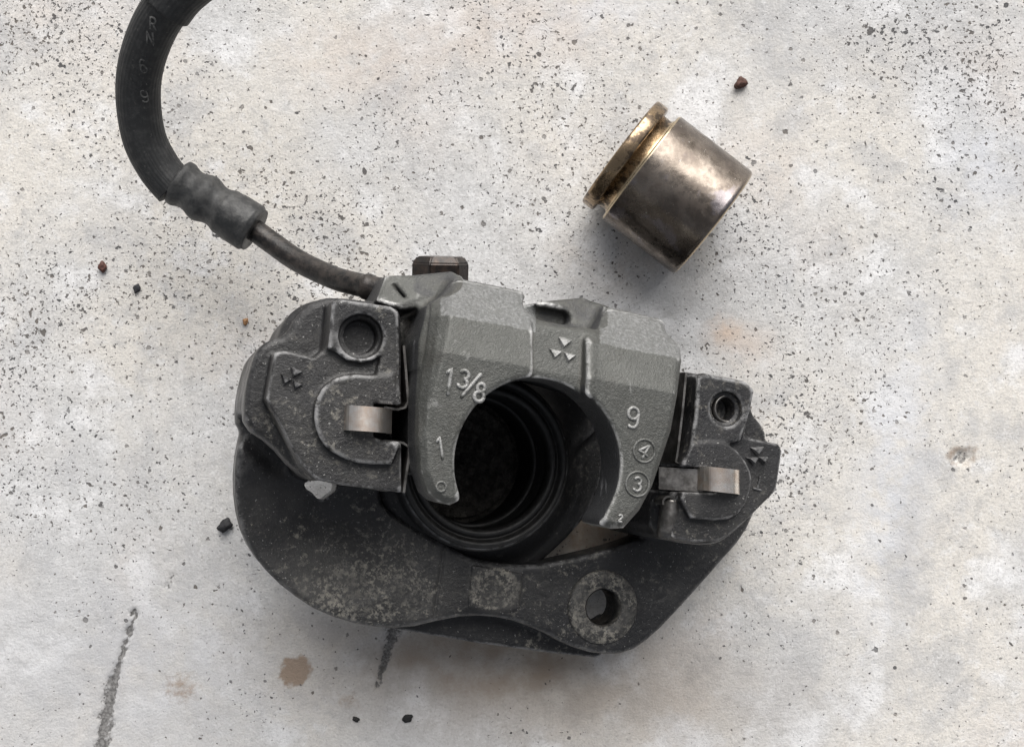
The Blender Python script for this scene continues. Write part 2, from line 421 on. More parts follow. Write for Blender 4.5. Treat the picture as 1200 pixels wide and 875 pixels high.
# ------------------------------------------------------------------ ground
def fbm(x, y, seed, octs):
    r = np.random.RandomState(seed); z = np.zeros_like(x)
    for (wl, amp) in octs:
        for _ in range(5):
            a = r.uniform(0, 2 * np.pi); k = 2 * np.pi / (wl * r.uniform(0.7, 1.4))
            z += amp / 2.2 * np.sin((x * np.cos(a) + y * np.sin(a)) * k + r.uniform(0, 6.28))
    return z
def build_ground():
    st = 0.7
    def axis(hw):
        mid = np.arange(-hw, hw + st, st)
        out = hw + st * np.cumsum(1.28 ** np.arange(1, 33))
        out = out[out < 2600]
        return np.concatenate([-out[::-1], mid, out])
    X, Y = np.meshgrid(axis(162), axis(120), indexing='ij')
    px = 600 + X * F / H; py = 437.5 - Y * F / H
    def blob(cx, cy, rx, ry, soft=1.0, rot=0):
        c, s_ = math.cos(rot), math.sin(rot)
        dx, dy = px - cx, py - cy
        q = np.sqrt(((dx * c + dy * s_) / rx) ** 2 + ((-dx * s_ + dy * c) / ry) ** 2)
        return np.clip((1 + soft * 0.5 - q) / soft, 0, 1)
    def line(pts, wid):
        best = np.zeros_like(px)
        for (a, wa), (b, wb_) in zip(list(zip(pts, wid))[:-1], list(zip(pts, wid))[1:]):
            ex, ey = b[0] - a[0], b[1] - a[1]
            t = np.clip(((px - a[0]) * ex + (py - a[1]) * ey) / (ex * ex + ey * ey), 0, 1)
            d = np.hypot(px - a[0] - t * ex, py - a[1] - t * ey)
            w_ = wa + (wb_ - wa) * t
            best = np.maximum(best, np.clip(1.35 - d / w_, 0, 1))
        return best
    jit = fbm(px, py, 3, [(14, 1.6), (7, 1.0)])
    px = px + jit; py = py + fbm(px, py, 4, [(14, 1.6), (7, 1.0)])
    g = line([(159, 710), (150, 742), (140, 775), (131, 805), (124, 840), (117, 885)], [1.2, 2.2, 3.4, 6.5, 8, 8.5])
    g = np.maximum(g, line([(462, 728), (455, 760), (449, 780), (442, 806)], [9, 6.5, 4, 1.5]))
    g = np.maximum(g, 0.6 * line([(202, 672), (196, 690)], [2, 1.2]))
    z = fbm(X, Y, 11, [(70, 0.10), (25, 0.05), (9, 0.02)]) - 0.10
    z = z - 0.9 * g
    z += 0.35 * np.exp(-((px - 1062 - 12 * np.sin(py / 90)) / 22) ** 2) * np.clip((py - 380) / 120, 0, 1)
    pit = blob(1127, 536, 11, 8, 0.9)
    z -= 0.9 * pit
    far = np.clip((np.maximum(np.abs(X) - 162, np.abs(Y) - 120)) / 20, 0, 1)
    z = z * (1 - far) - 0.1 * far
    nx, ny = X.shape
    idx = np.arange(nx * ny).reshape(nx, ny)
    q = np.stack([idx[:-1, :-1], idx[1:, :-1], idx[1:, 1:], idx[:-1, 1:]], -1).reshape(-1, 4)
    me = mesh_np('concrete_ground', np.stack([X, Y, z], -1).reshape(-1, 3), q)
    A = {}
    A['gouge'] = np.maximum(g, 0.55 * pit)
    A['rust_brown'] = np.maximum.reduce([blob(346, 786, 20, 17, 0.5, -0.6), 0.55 * blob(213, 806, 22, 18, 1.2), 0.4 * blob(408, 821, 16, 14, 1.0),
                                   0.75 * blob(1128, 534, 19, 13, 0.8) * (1 - 0.7 * pit), 0.4 * blob(1142, 524, 8, 6, 0.8), 0.42 * blob(695, 628, 50, 26, 1.0)])  # rust spots; the last blob browns the ground in the gap under the caliper
    A['brown_shade'] = np.clip(0.8 * blob(610, 790, 210, 62, 1.6, 0.1) + 0.5 * blob(560, 770, 90, 30, 1.2) + 1.0 * blob(700, 625, 60, 40, 1), 0, 1)  # brown stain with the caliper's shadow painted into the concrete
    A['orange'] = np.clip(0.5 * blob(868, 402, 34, 22, 1.5, 0.3) + 0.6 * blob(850, 385, 15, 13, 1.2) + 0.35 * blob(420, 70, 70, 40, 1.6) + 0.3 * blob(600, 30, 90, 40, 1.6), 0, 1)
    A['blue'] = np.clip(0.8 * blob(1050, 560, 34, 150, 1.5, 0.12) + 0.5 * blob(700, 10, 80, 30, 1.5) + 0.7 * blob(1150, 190, 40, 60, 1.5) + 0.4 * blob(180, 780, 150, 80, 1.5), 0, 1)
    A['dull_falloff'] = np.clip(0.55 * blob(1068, 650, 20, 110, 1.4, 0.1) + 0.5 * blob(120, 800, 260, 120, 1.6) + 0.35 * blob(930, 820, 120, 50, 1.5) + 0.3 * blob(1020, 60, 160, 60, 1.4), 0, 1)  # greyer concrete, with light falloff painted into the lower left
    A['sparse'] = np.clip((py - 560) / 200, 0, 1) * 1.0 + 0.45 * np.clip((px - 880) / 100, 0, 1) * np.clip((py - 330) / 80, 0, 1)
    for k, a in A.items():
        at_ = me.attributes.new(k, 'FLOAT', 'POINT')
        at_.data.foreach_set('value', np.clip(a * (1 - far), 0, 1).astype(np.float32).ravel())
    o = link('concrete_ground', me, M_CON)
    o['kind'] = 'structure'
    return o
build_ground()

# ------------------------------------------------------------------ caliper
HF, HM, HL = 80.0, 77.0, 66.0     # finger top, first fold, top edge of the bridge
cal = thing('brake_caliper', 'silver and black brake caliper standing open side up on pale concrete', 'brake caliper', at(590, 590, 0))

def vox_for(pts_h, step, pad=4):
    P = np.array([loc(*p) for p in pts_h])
    a = P.min(0) - pad; b = P.max(0) + pad
    return a, b

def build_bracket():
    HP, HB, HE = 26.0, 14.0, 66.0
    lo = loc(262, 780, HP); 
    v = Vox(-86, 74, -82, 28, 8, 74, 0.42)
    plate = v.poly([(300, 470), (284, 500), (275, 545), (276, 592), (286, 632), (306, 663), (337, 693), (377, 719), (430, 735), (480, 736),
                    (512, 728), (550, 721), (592, 724), (630, 737), (665, 756), (700, 767), (737, 766), (767, 745), (802, 708), (842, 663), (873, 628), (890, 590),
                    (870, 520), (800, 480), (790, 560), (774, 622), (725, 640), (690, 649), (640, 660), (600, 662), (555, 655), (520, 637), (480, 613), (462, 603), (446, 585),
                    (440, 480)], HP, 1)
    # dished left lobe
    c = loc(395, 610, HP)
    dish = np.clip(1 - np.hypot((v.U - c[0]) / 27, (v.V - c[1]) / 22), 0, 1)
    top = (HP - 5.0 * dish ** 1.0).astype(np.float32)
    v.add(v.ext(plate, HB, top, 1.6))
    ledge = v.poly([(425, 730), (560, 753), (640, 764), (700, 770), (740, 730), (600, 690), (450, 690)], HB + 2)
    v.add(v.ext(ledge, HB - 3, HB + 3, 0.8), 1.0)
    # raised square pad and step on the lower arm
    sq = v.poly([(553, 662), (612, 672), (607, 716), (548, 712)], HP)
    v.add(v.ext(sq, HP - 3, HP + 0.5, 0.2), 0.3)
    for c2, r in (((640, 690), 2.4), ((770, 690), 3.0)):
        ci = v.circ(c2[0], c2[1], HP, r)
        v.sub(v.ext(np.abs(ci) - 0.3, HP - 0.22, HP + 5, 0.1), 0.3)
    v.sub(v.ext(v.cap((521, 640, HP), (509, 722, HP), 0.35), HP - 0.4, HP + 5), 0.4)
    # pin boss behind the left lug
    v.add(v.ext(v.circ(379, 404, 48, 50 * 0.212), HB, 48, 1.5), 1)
    # ---- left lug
    base = v.poly([(287, 500), (286, 470), (292, 436), (301, 408), (316, 398), (336, 392), (349, 368), (370, 351), (392, 347), (466, 357), (472, 372),
                   (472, 577), (402, 570), (371, 566), (345, 552), (318, 520)], 56, 1)
    v.add(v.ext(base, HB + 1, 56, 1.6), 1.2)
    pad = v.poly([(322, 413), (334, 411), (368, 419), (383, 407), (389, 352), (465, 362), (470, 372), (471, 577), (398, 568), (371, 562), (353, 544), (339, 520), (312, 467)], HE)
    v.add(v.ext(pad, 40, HE, 0.5), 1.0)
    tab = v.poly([(389, 353), (400, 351), (458, 359), (467, 366), (469, 474), (443, 474), (440, 441), (446, 417), (437, 422), (423, 425), (406, 422), (392, 412), (384, 409)], HE + 1.4)
    v.add(v.ext(tab, 50, HE + 1.9, 0.6), 0.8)
    disc = v.poly([(470, 436), (437, 440), (410, 438), (389, 444), (373, 460), (367, 484), (371, 508), (383, 526), (404, 538), (425, 544), (470, 544)], HE + 2, 1)
    v.add(v.ext(disc, 50, HE + 2.4, 0.7), 0.5)
    v.sub(v.ext(v.circ(423, 394, HE + 1.6, 25 * 0.198), HE - 0.5, 90, 0.5), 0.8)
    v.sub(v.ext(v.circ(423, 394, HE, 19.5 * 0.198), HE - 4.5, 90), 0.3)
    v.sub(v.ext(v.poly([(436, 473), (490, 476), (490, 518), (450, 517), (436, 512)], HE), 42, 90), 0.5)
    hole = v.poly([(356, 567), (365, 560), (380, 562), (395, 567), (393, 576), (386, 581), (380, 586), (372, 584), (366, 577), (359, 573)], HP - 3)
    v.sub(v.ext(hole, 0, 36))
    v.sub(v.ext(v.poly([(350, 572), (372, 556), (420, 570), (400, 600), (372, 600)], 36), 32, 56), 2)
    v.sub(v.ext(v.cap((292, 500, 34), (330, 540, 34), 3.0), 24, 44, 2), 3)
    # ---- right lug
    HR = 64.0
    rb = v.poly([(803, 434), (816, 436), (880, 446), (889, 458), (884, 480), (903, 503), (903, 519), (919, 521), (922, 530), (915, 576), (882, 609), (862, 628), (846, 638), (818, 640),
                 (765, 629), (768, 575), (800, 545)], 56, 1)
    v.add(v.ext(rb, HB + 1, 54, 1.6), 1.2)
    rp = v.poly([(817, 439), (828, 437), (876, 446), (887, 456), (882, 482), (876, 512), (917, 520), (921, 528), (914, 575), (881, 608), (860, 626), (846, 634), (819, 636),
                 (789, 630), (790, 578), (803, 541), (814, 489)], HR)
    v.add(v.ext(rp, 36, HR - 1.8, 0.5), 1.0)
    rt = v.poly([(817, 440), (828, 438), (874, 447), (884, 457), (879, 482), (868, 516), (806, 536), (814, 489)], HR)
    v.add(v.ext(rt, 50, HR + 0.2, 0.6), 0.8)
    rd = v.poly([(800, 520), (840, 515), (860, 524), (877, 546), (881, 566), (870, 598), (848, 611), (795, 606)], HR, 1)
    v.add(v.ext(rd, 50, HR + 0.8, 0.7), 0.5)
    v.sub(v.ext(v.circ(851, 479, HR, 21 * 0.2), HR - 1.6, 90, 0.4), 0.8)
    v.sub(v.ext(v.circ(851, 479, HR, 15.5 * 0.2), HR - 7, 90), 0.3)
    v.sub(v.ext(v.poly([(740, 545), (836, 548), (838, 577), (790, 576), (740, 580)], HR), 44, 90), 0.5)
    # mounting hole
    v.sub(v.ext(v.circ(707, 712, HP, 22 * 0.226), 0, 60), 0.4)
    # clear the well where the bore housing stands
    me = v.mesh('carrier_bracket')
    # scuffed areas: lower lobe, square pad
    co = np.empty(len(me.vertices) * 3, np.float32); me.vertices.foreach_get('co', co)
    co = co.reshape(-1, 3) / MM
    t = H / (H - co[:, 2]); X = 600 + co[:, 0] * t * F / H; Y = 437.5 - co[:, 1] * t * F / H
    def bl(cx, cy, rx, ry, s): return np.clip((1.3 - np.hypot((X - cx) / rx, (Y - cy) / ry)) / s, 0, 1)
    sc = np.maximum.reduce([0.97 * bl(430, 695, 105, 46, 0.6), 0.72 * bl(430, 655, 100, 55, 0.7), 0.55 * bl(330, 620, 55, 60, 0.6), 1.0 * bl(580, 690, 30, 24, 0.3), 0.5 * bl(480, 660, 50, 40, 0.6), 0.45 * bl(640, 695, 40, 25, 0.6),
                            0.5 * bl(770, 690, 35, 25, 0.6), 0.35 * bl(860, 600, 70, 60, 0.6), 0.4 * bl(400, 480, 90, 100, 0.5)])
    a = me.attributes.new('scuff', 'FLOAT', 'POINT'); a.data.foreach_set('value', sc.astype(np.float32))
    return link('carrier_bracket', me, M_BLK, cal)
bracket = build_bracket()

def ring_mesh(name, px, py, h, rows, seg=72):
    """turned part on the caliper's axis; rows of (radius, level)"""
    c = loc(px, py, h)
    V = []; Q = []
    for r, l in rows:
        for i in range(seg):
            a = 2 * math.pi * i / seg
            V.append(wld((c[0] + r * math.cos(a), c[1] + r * math.sin(a), l)))
    n = len(rows)
    for j in range(n):
        for i in range(seg):
            a = j * seg + i; b = j * seg + (i + 1) % seg
            c2 = ((j + 1) % n) * seg + (i + 1) % seg; d = ((j + 1) % n) * seg + i
            Q.append((a, b, c2, d))
    me = mesh_np(name, V, Q)
    return me

def sub_of(parent):
    pass
# mounting boss: a scuffed flat ring round the hole
boss = ring_mesh('mounting_boss', 706, 711, 26, [(5.0, 22), (5.0, 26.6), (5.3, 26.9), (9.3, 26.9), (9.7, 26.5), (9.9, 25)])
a_ = boss.attributes.new('scuff', 'FLOAT', 'POINT'); a_.data.foreach_set('value', np.full(len(boss.vertices), 1.0, np.float32))
link('mounting_boss', boss, M_BLK, bracket)

def thread(px, py, h0, h1, r, pitch):
    rows = []; h = h0
    while h < h1:
        rows += [(r, h), (r - 0.35, h + pitch / 2)]; h += pitch
    rows += [(r, h), (r + 0.4, h), (r + 0.4, h0)]
    link('screw_thread', ring_mesh('screw_thread', px, py, h1, rows), M_CLIPD, bracket)
thread(706, 711, 15, 24.5, 4.95, 0.9)
thread(851, 479, 57.5, 61.6, 3.05, 0.8)
def build_body():
    v = Vox(-54, 40, -52, 38, 26, 84, 0.4)
    f1a, f1b = loc(520, 412, HF), loc(789, 460, HF)
    dr = (f1b - f1a)[:2]; dr /= np.linalg.norm(dr)
    nrm = np.array([-dr[1], dr[0]])
    q = (v.U - f1a[0]) * nrm[0] + (v.V - f1a[1]) * nrm[1]
    f2 = (loc(525, 370, HM)[:2] - f1a[:2]) @ nrm
    f3 = (loc(575, 331, HL)[:2] - f1a[:2]) @ nrm
    t1 = (HF - HM) / f2; t2 = (HM - HL) / (f3 - f2)
    top = (HF - t1 * np.maximum(q, 0) - (t2 - t1) * np.maximum(q - f2, 0)).astype(np.float32)
    ca, cb = loc(531, 362, HM), loc(496, 505, HF)
    ct = (cb - ca)[:2] / np.linalg.norm((cb - ca)[:2]); cn = np.array([ct[1], -ct[0]])
    cd = (v.U - ca[0]) * cn[0] + (v.V - ca[1]) * cn[1]
    top = np.minimum(top, np.minimum(top, HF) - 0.95 * np.maximum(cd, 0)).astype(np.float32)
    out = v.poly([(507, 354, 71), (506, 385, 77), (500, 425, 79), (494, 465, HF), (492, 514, HF), (495, 553, HF), (504, 578, HF), (515, 588, HF), (528, 592, HF), (545, 585, HF),
                  (640, 560, HF), (700, 600, HF), (705, 615, HF), (718, 620, HF), (733, 619, HF), (752, 598, HF), (767, 570, HF), (778, 538, HF), (789, 505, HF), (797, 460, HF),
                  (801, 424, HM), (801, 405, 74), (785, 388, 71), (779, 373, HL), (745, 364, HL), (712, 357, HL), (705, 374, 69), (700, 386, 72), (630, 376, 72), (619, 362, 69), (616, 340, HL), (580, 332, HL), (536, 324, HL), (520, 345, 70)])
    solid = v.ext(out, 66, top, 0.0, 1.4)
    v.add(solid)
    # bridge down to the housing
    br = v.poly([(505, 356, 72), (499, 396, HF), (496, 430, HF), (640, 420, HF), (797, 465, HF), (801, 424, HM), (801, 405, 74), (785, 388, 71), (779, 373, HL), (745, 364, HL), (712, 357, HL), (705, 374, 69), (700, 386, 72),
                 (630, 376, 72), (619, 362, 69), (616, 340, HL), (580, 332, HL), (536, 324, HL), (520, 345, 70)])
    v.add(v.ext(br, 27, top - 2.3, 0.5))
    lw = v.poly([(506, 356, 72), (500, 400, HF), (494, 453, HF), (495, 500, HF), (499, 555, HF), (512, 560, HF), (512, 500, HF), (515, 400, HF), (530, 356, 72)])
    v.add(v.ext(lw, 42, top - 2.5, 1.5), 1)
    # opening between the fingers
    oc = loc(632, 543, HF)
    v.sub(v.ext(np.hypot(v.U - oc[0], v.V - oc[1]) - 98 * 0.1903, 20, 100), 1.6)
    # channel for the emblem
    chn = v.poly([(629, 365, HF - 3), (624, 400, HF - 3), (619, 460, HF - 3), (690, 470, HF - 3), (694, 420, HF - 3), (697, 398, HF - 3), (692, 380, HF - 3)])
    v.sub(v.ext(chn, (HF - 3.0 - 0.22 * np.maximum(q, 0)).astype(np.float32) * 0 + 0, 200) if False else np.maximum(chn[:, :, None], ((HF - 3.4 - 0.24 * np.maximum(q, 0))[:, :, None] - v.hh)).astype(np.float32), 1.0)
    rid = v.cap((697, 398, HF - 1), (690, 462, HF - 1), 1.3)
    v.add(v.ext(rid, 68, (top + 0.2).astype(np.float32), 1.2), 0.8)
    v.sub(v.ext(np.hypot(v.U - oc[0], v.V - oc[1]) - 98 * 0.1903, 20, 100), 1.0)
    # lower humps behind the channel
    hump = v.poly([(612, 356, 62), (645, 352, 60), (685, 348, 60), (716, 360, 62), (720, 400, 66), (625, 390, 66)])
    hq = (66.5 - 0.45 * np.maximum(q - f2 + 2, -6)).astype(np.float32)
    v.add(v.ext(hump, 34, hq, 1.2), 2.5)
    v.sub(v.ext(v.cap((612, 362, 62), (660, 372, 62), 1.7), 58, 90, 1), 1.5)
    # hose lug at the upper left
    lug = v.poly([(438, 354, 56), (452, 322, 56), (484, 321, 58), (532, 316, 60), (545, 322, 62), (545, 345, 62), (510, 358, 60), (468, 364, 58)])
    lq = loc(455, 360, 58)[:2]; lr = loc(535, 334, 60)[:2]; ld = (lr - lq) / np.linalg.norm(lr - lq); ln = np.array([-ld[1], ld[0]])
    lt = (60.5 - 0.75 * np.maximum((v.U - lq[0]) * ln[0] + (v.V - lq[1]) * ln[1], 0)).astype(np.float32)
    v.add(v.ext(lug, 34, lt, 0.8), 2.0)
    v.sub(v.ext(v.cap((463, 333, 58), (474, 348, 59), 0.25), 56, 90), 1.0)
    me = v.mesh('caliper_body')
    co = np.empty(len(me.vertices) * 3, np.float32); me.vertices.foreach_get('co', co)
    nn = np.empty(len(me.vertices) * 3, np.float32); me.vertices.foreach_get('normal', nn)
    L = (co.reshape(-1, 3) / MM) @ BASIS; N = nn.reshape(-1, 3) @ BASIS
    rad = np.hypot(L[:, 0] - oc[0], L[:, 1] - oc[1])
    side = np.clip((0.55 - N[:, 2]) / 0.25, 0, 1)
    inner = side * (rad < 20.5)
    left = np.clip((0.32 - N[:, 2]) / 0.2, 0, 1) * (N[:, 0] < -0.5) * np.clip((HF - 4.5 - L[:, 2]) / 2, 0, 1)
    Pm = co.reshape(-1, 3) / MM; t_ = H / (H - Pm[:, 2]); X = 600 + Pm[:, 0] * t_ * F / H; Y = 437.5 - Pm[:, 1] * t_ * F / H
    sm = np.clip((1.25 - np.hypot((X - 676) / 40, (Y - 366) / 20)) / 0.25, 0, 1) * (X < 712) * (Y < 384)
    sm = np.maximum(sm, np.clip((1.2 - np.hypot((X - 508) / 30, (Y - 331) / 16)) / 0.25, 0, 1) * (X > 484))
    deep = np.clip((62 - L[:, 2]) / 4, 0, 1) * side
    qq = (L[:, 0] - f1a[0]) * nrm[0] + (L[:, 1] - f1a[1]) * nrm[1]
    pale_slope = np.clip((qq - f2 + 0.3) / 0.8, 0, 1) * (N[:, 2] > 0.3) * (1 - np.clip(sm * 3, 0, 1)) * ((X < 628) | (X > 703)) * (X > 516)  # paler tone on the sloped bridge faces
    a = me.attributes.new('pale_slope', 'FLOAT', 'POINT'); a.data.foreach_set('value', pale_slope.astype(np.float32))
    a = me.attributes.new('dark_face', 'FLOAT', 'POINT'); a.data.foreach_set('value', np.maximum.reduce([inner, left, 0.8 * deep, 0.56 * sm]).astype(np.float32))  # darker tone on opening, left wall, deep sides and two smooth patches
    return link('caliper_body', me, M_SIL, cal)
body = build_body()
sub_of(body)

# bore axis, carried from the finger opening
AX = (632, 543, HF)
def build_housing():
    v = Vox(-56, 38, -70, 36, -10, 40, 0.5)
    c = loc(*AX)
    rr = np.hypot(v.U - c[0], v.V - c[1])
    v.add(v.ext(rr - 22.8, -7, 31.5, 1.0))
    v.add(np.maximum((rr[:, :, None] - 23.0 - 1.0 * np.clip(25.5 - v.hh, 0, 8)) * 0.75, np.maximum(-6 - v.hh, v.hh - 30)).astype(np.float32), 1.0)
    lipd = np.abs(rr[:, :, None] - 30.6); v.add(np.sqrt(lipd ** 2 + (v.hh - 18) ** 2).astype(np.float32) - 0.5, 0.5)
    sh = v.poly([(690, 420, 20), (710, 470, 20), (711, 545, 20), (702, 586, 20), (674, 624, 20), (646, 650, 20), (600, 690, 20), (500, 660, 20), (440, 600, 20), (440, 400, 20)], 20, 1)
    v.add(v.ext(sh, -2, 18.5, 1.0), 2)
    blk = v.poly([(470, 380, 33), (470, 560, 33), (520, 600, 33), (660, 560, 33), (720, 500, 33), (780, 420, 33), (700, 370, 33), (540, 350, 33)])
    v.add(v.ext(blk, -4, 22, 1.5), 2)
    v.sub(v.ext(rr - 20.6, 29.5, 60), 0.5)
    v.sub(v.ext(rr - 17.6, 1.0, 60), 0.5)
    return link('bore_housing', v.mesh('bore_housing'), M_HOUS, cal)
housing = build_housing()
sub_of(housing)
link('dust_boot', ring_mesh('dust_boot', *AX, [(17.3, 28), (17.4, 31), (17.9, 32.0), (18.8, 32.2), (19.4, 31.5), (19.6, 30.9), (20.0, 31.0), (20.4, 32.2), (21.0, 32.9), (21.8, 32.7), (22.2, 31.6), (22.2, 29), (20, 28)]), M_RUB, housing)
link('seal_ring', ring_mesh('seal_ring', *AX, [(16.4, 16), (16.4, 19), (16.9, 19.8), (17.9, 19.8), (17.9, 16)]), M_RUB, housing)
def build_floor():
    c = loc(*AX); V = []; Q = []; n = 60
    r_ = np.random.RandomState(5)
    for j in range(n):
        for i in range(144):
            r = 17.4 * j / (n - 1) + 0.02; a = 2 * math.pi * i / 144
            x_, y_ = r * math.cos(a + 0.4), r * math.sin(a + 0.4); z = 1.6 + (1.1 * min(1, 2.2 * abs(math.sin(x_ * 1.05) * math.sin(y_ * 1.05))) if r < 13 else 2.4 if r < 15.8 else 0.4)
            V.append(wld((c[0] + r * math.cos(a), c[1] + r * math.sin(a), z + r_.uniform(-.12, .12))))
    for j in range(n - 1):
        for i in range(144):
            Q.append((j * 144 + i, (j + 1) * 144 + i, (j + 1) * 144 + (i + 1) % 144, j * 144 + (i + 1) % 144))
    return mesh_np('bore_floor', V, Q)
link('bore_floor', build_floor(), M_CRUST, housing)

# ---------------- raised marks
def circ_pts(cx, cy, rx, ry, a0, a1, n=14):
    return [(cx + rx * math.cos(math.radians(a0 + (a1 - a0) * i / (n - 1))), cy + ry * math.sin(math.radians(a0 + (a1 - a0) * i / (n - 1)))) for i in range(n)]
def lighten_mark(me, val):  # even lighter tone over a whole raised mark, set through the edge wear value
    a_ = me.attributes.new('wear', 'FLOAT', 'POINT'); a_.data.foreach_set('value', np.full(len(me.vertices), val, np.float32))
GLYPH = {   # strokes in a unit-high box, y up
    '1': [[(-0.16, 0.32), (0.0, 0.5), (0.0, -0.5)]],
    '3': [circ_pts(0, 0.24, 0.25, 0.25, 150, -80) + circ_pts(0, -0.24, 0.28, 0.27, 85, -150)],
    '/': [[(0.33, 0.5), (-0.33, -0.5)]],
    '8': [circ_pts(0, 0.25, 0.22, 0.24, 0, 360, 18), circ_pts(0, -0.24, 0.27, 0.27, 0, 360, 18)],
    '9': [circ_pts(0, 0.2, 0.27, 0.29, 0, 360, 20), [(0.27, 0.2), (0.24, -0.2)] + circ_pts(-0.02, -0.22, 0.26, 0.28, 0, -140, 8)],
    '4': [[(0.14, -0.5), (0.14, 0.5), (-0.36, -0.18), (0.36, -0.18)]],
    '5': [[(0.26, 0.5), (-0.22, 0.5), (-0.25, 0.08)] + circ_pts(0, -0.17, 0.28, 0.32, 130, -150)],
    '2': [circ_pts(0, 0.24, 0.25, 0.25, 160, -40) + [(-0.28, -0.5), (0.3, -0.5)]],
    'R': [[(-0.25, -0.5), (-0.25, 0.5), (0.08, 0.5)] + circ_pts(0.05, 0.25, 0.22, 0.25, 70, -90, 7) + [(-0.25, 0.0)], [(0.0, 0.0), (0.28, -0.5)]],
    'N': [[(-0.28, -0.5), (-0.28, 0.5), (0.28, -0.5), (0.28, 0.5)]],
    '6': [circ_pts(0, -0.2, 0.27, 0.29, 0, 360, 20), [(-0.27, -0.2), (-0.24, 0.2)] + circ_pts(0.02, 0.22, 0.26, 0.28, 180, 40, 8)],
    '.': [[(0, -0.06), (0, 0.06)]],
    'T': [[(-0.3, 0.45), (0.3, 0.45)], [(0, 0.45), (0, -0.5)]],
}
def numeral(ch, px, py, h, hgt_px, rot=-10, r=0.46, name='raised_numeral', parent=None, mat=None):
    parent = parent or body; mat = mat or M_SIL
    c = loc(px, py, h); sc = hgt_px * (H - h) / F; a = math.radians(rot)
    V = []; Q = []; k = 8
    for st in GLYPH[ch]:
        P = []
        for (x0, y0), (x1, y1) in zip(st[:-1], st[1:]):
            m = max(1, int(math.hypot(x1 - x0, y1 - y0) / 0.12))
            P += [(x0 + (x1 - x0) * i / m, y0 + (y1 - y0) * i / m) for i in range(m)]
        P.append(st[-1])
        P = np.array(P) * sc
        P = np.stack([P[:, 0] * math.cos(a) - P[:, 1] * math.sin(a), P[:, 0] * math.sin(a) + P[:, 1] * math.cos(a)], 1)
        T = np.gradient(P, axis=0); T /= np.linalg.norm(T, axis=1)[:, None] + 1e-9
        n = len(P); o = len(V)
        rows = [(P[0] - T[0] * r * 0.6, T[0], r * 0.35)] + [(P[i], T[i], r) for i in range(n)] + [(P[-1] + T[-1] * r * 0.6, T[-1], r * 0.35)]
        for p, t, rr in rows:
            for j in range(k):
                b = 2 * math.pi * j / k
                V.append(wld((c[0] + p[0] - t[1] * rr * math.cos(b), c[1] + p[1] + t[0] * rr * math.cos(b), h + 0.95 * rr * math.sin(b))))
        for i in range(len(rows) - 1):
            for j in range(k):
                Q.append((o + i * k + j, o + (i + 1) * k + j, o + (i + 1) * k + (j + 1) % k, o + i * k + (j + 1) % k))
    me = mesh_np(name, V, Q)
    lighten_mark(me, 0.6)
    return link(name, me, mat, parent)
HT = HF + 0.05
numeral('1', 527, 447, HT, 29, -9)
numeral('3', 543, 444, HT, 20, -14)
numeral('/', 552, 451.5, HT, 29, -8)
numeral('8', 562.5, 459.5, HT, 21, -14)
numeral('1', 517, 525, HT, 25, 8, 0.32)
numeral('9', 742, 489, HT, 24, -4, 0.40)
numeral('4', 755, 528, HT, 17, -32, 0.32)
numeral('3', 747, 567, HT, 16, -8, 0.34)
numeral('2', 727, 607, HT, 8, -10, 0.26)
def hoop(px, py, h, r, parent, t=0.28, name='raised_ring'):
    V = []; Q = []; c = loc(px, py, h); n = 40; k = 8
    for i in range(n):
        a = 2 * math.pi * i / n
        for j in range(k):
            b = 2 * math.pi * j / k
            rr = r + t * math.cos(b)
            V.append(wld((c[0] + rr * math.cos(a), c[1] + rr * math.sin(a), c[2] + t * math.sin(b))))
    for i in range(n):
        for j in range(k):
            Q.append((i * k + j, ((i + 1) % n) * k + j, ((i + 1) % n) * k + (j + 1) % k, i * k + (j + 1) % k))
    me = mesh_np(name, V, Q); lighten_mark(me, 0.45)
    return link(name, me, M_SIL if parent is body else M_BLK, parent)
hoop(755, 528, HT, 13.5 * 0.19, body)
hoop(747, 567, HT, 14.5 * 0.19, body)
hoop(517, 570, HT, 5.5 * 0.19, body)

def emblem(px, py, h, k, parent, mat, rot=0, drop=0.0):
    tri = [((-6.7, -17.4), (11.6, -12.7)), ((-17.7, -4.7), (-10.4, 12.3)), ((15.8, 4.6), (5.5, 15.6))]
    bm = bmesh.new()
    ca, sa = math.cos(rot), math.sin(rot)
    def p(x, y, dh):
        x, y = x * ca - y * sa, x * sa + y * ca
        hh = h - drop * (-y)
        return bm.verts.new(Vector(wld(loc(px + x * k, py + y * k, hh)) + W * dh) * MM)
    for a, b in tri:
        cx, cy = (a[0] + b[0]) / 3, (a[1] + b[1]) / 3
        ring = [(0, 0), a, b]
        lo_ = [p(x * 1.08, y * 1.08, -0.3) for x, y in ring]
        hi = [p(cx + (x - cx) * 0.72, cy + (y - cy) * 0.5, 1.1) for x, y in ring]
        bm.faces.new(hi)
        for i in range(3):
            bm.faces.new((lo_[i], lo_[(i + 1) % 3], hi[(i + 1) % 3], hi[i]))
        bm.faces.new(lo_[::-1])
    me = mesh_bm('raised_emblem', bm); lighten_mark(me, 0.62)
    return link('raised_emblem', me, mat, parent)
emblem(659, 411, HF - 5.0, 1.0, body, M_SIL, 0, 0.045)
emblem(343, 444, 66.1, 0.82, bracket, M_BLK, 0.2)
emblem(888, 535, 62.6, 0.7, bracket, M_BLK, -0.3)
numeral('T', 889, 566, 62.3, 17, 165, 0.32, 'raised_letter', bracket, M_BLK)

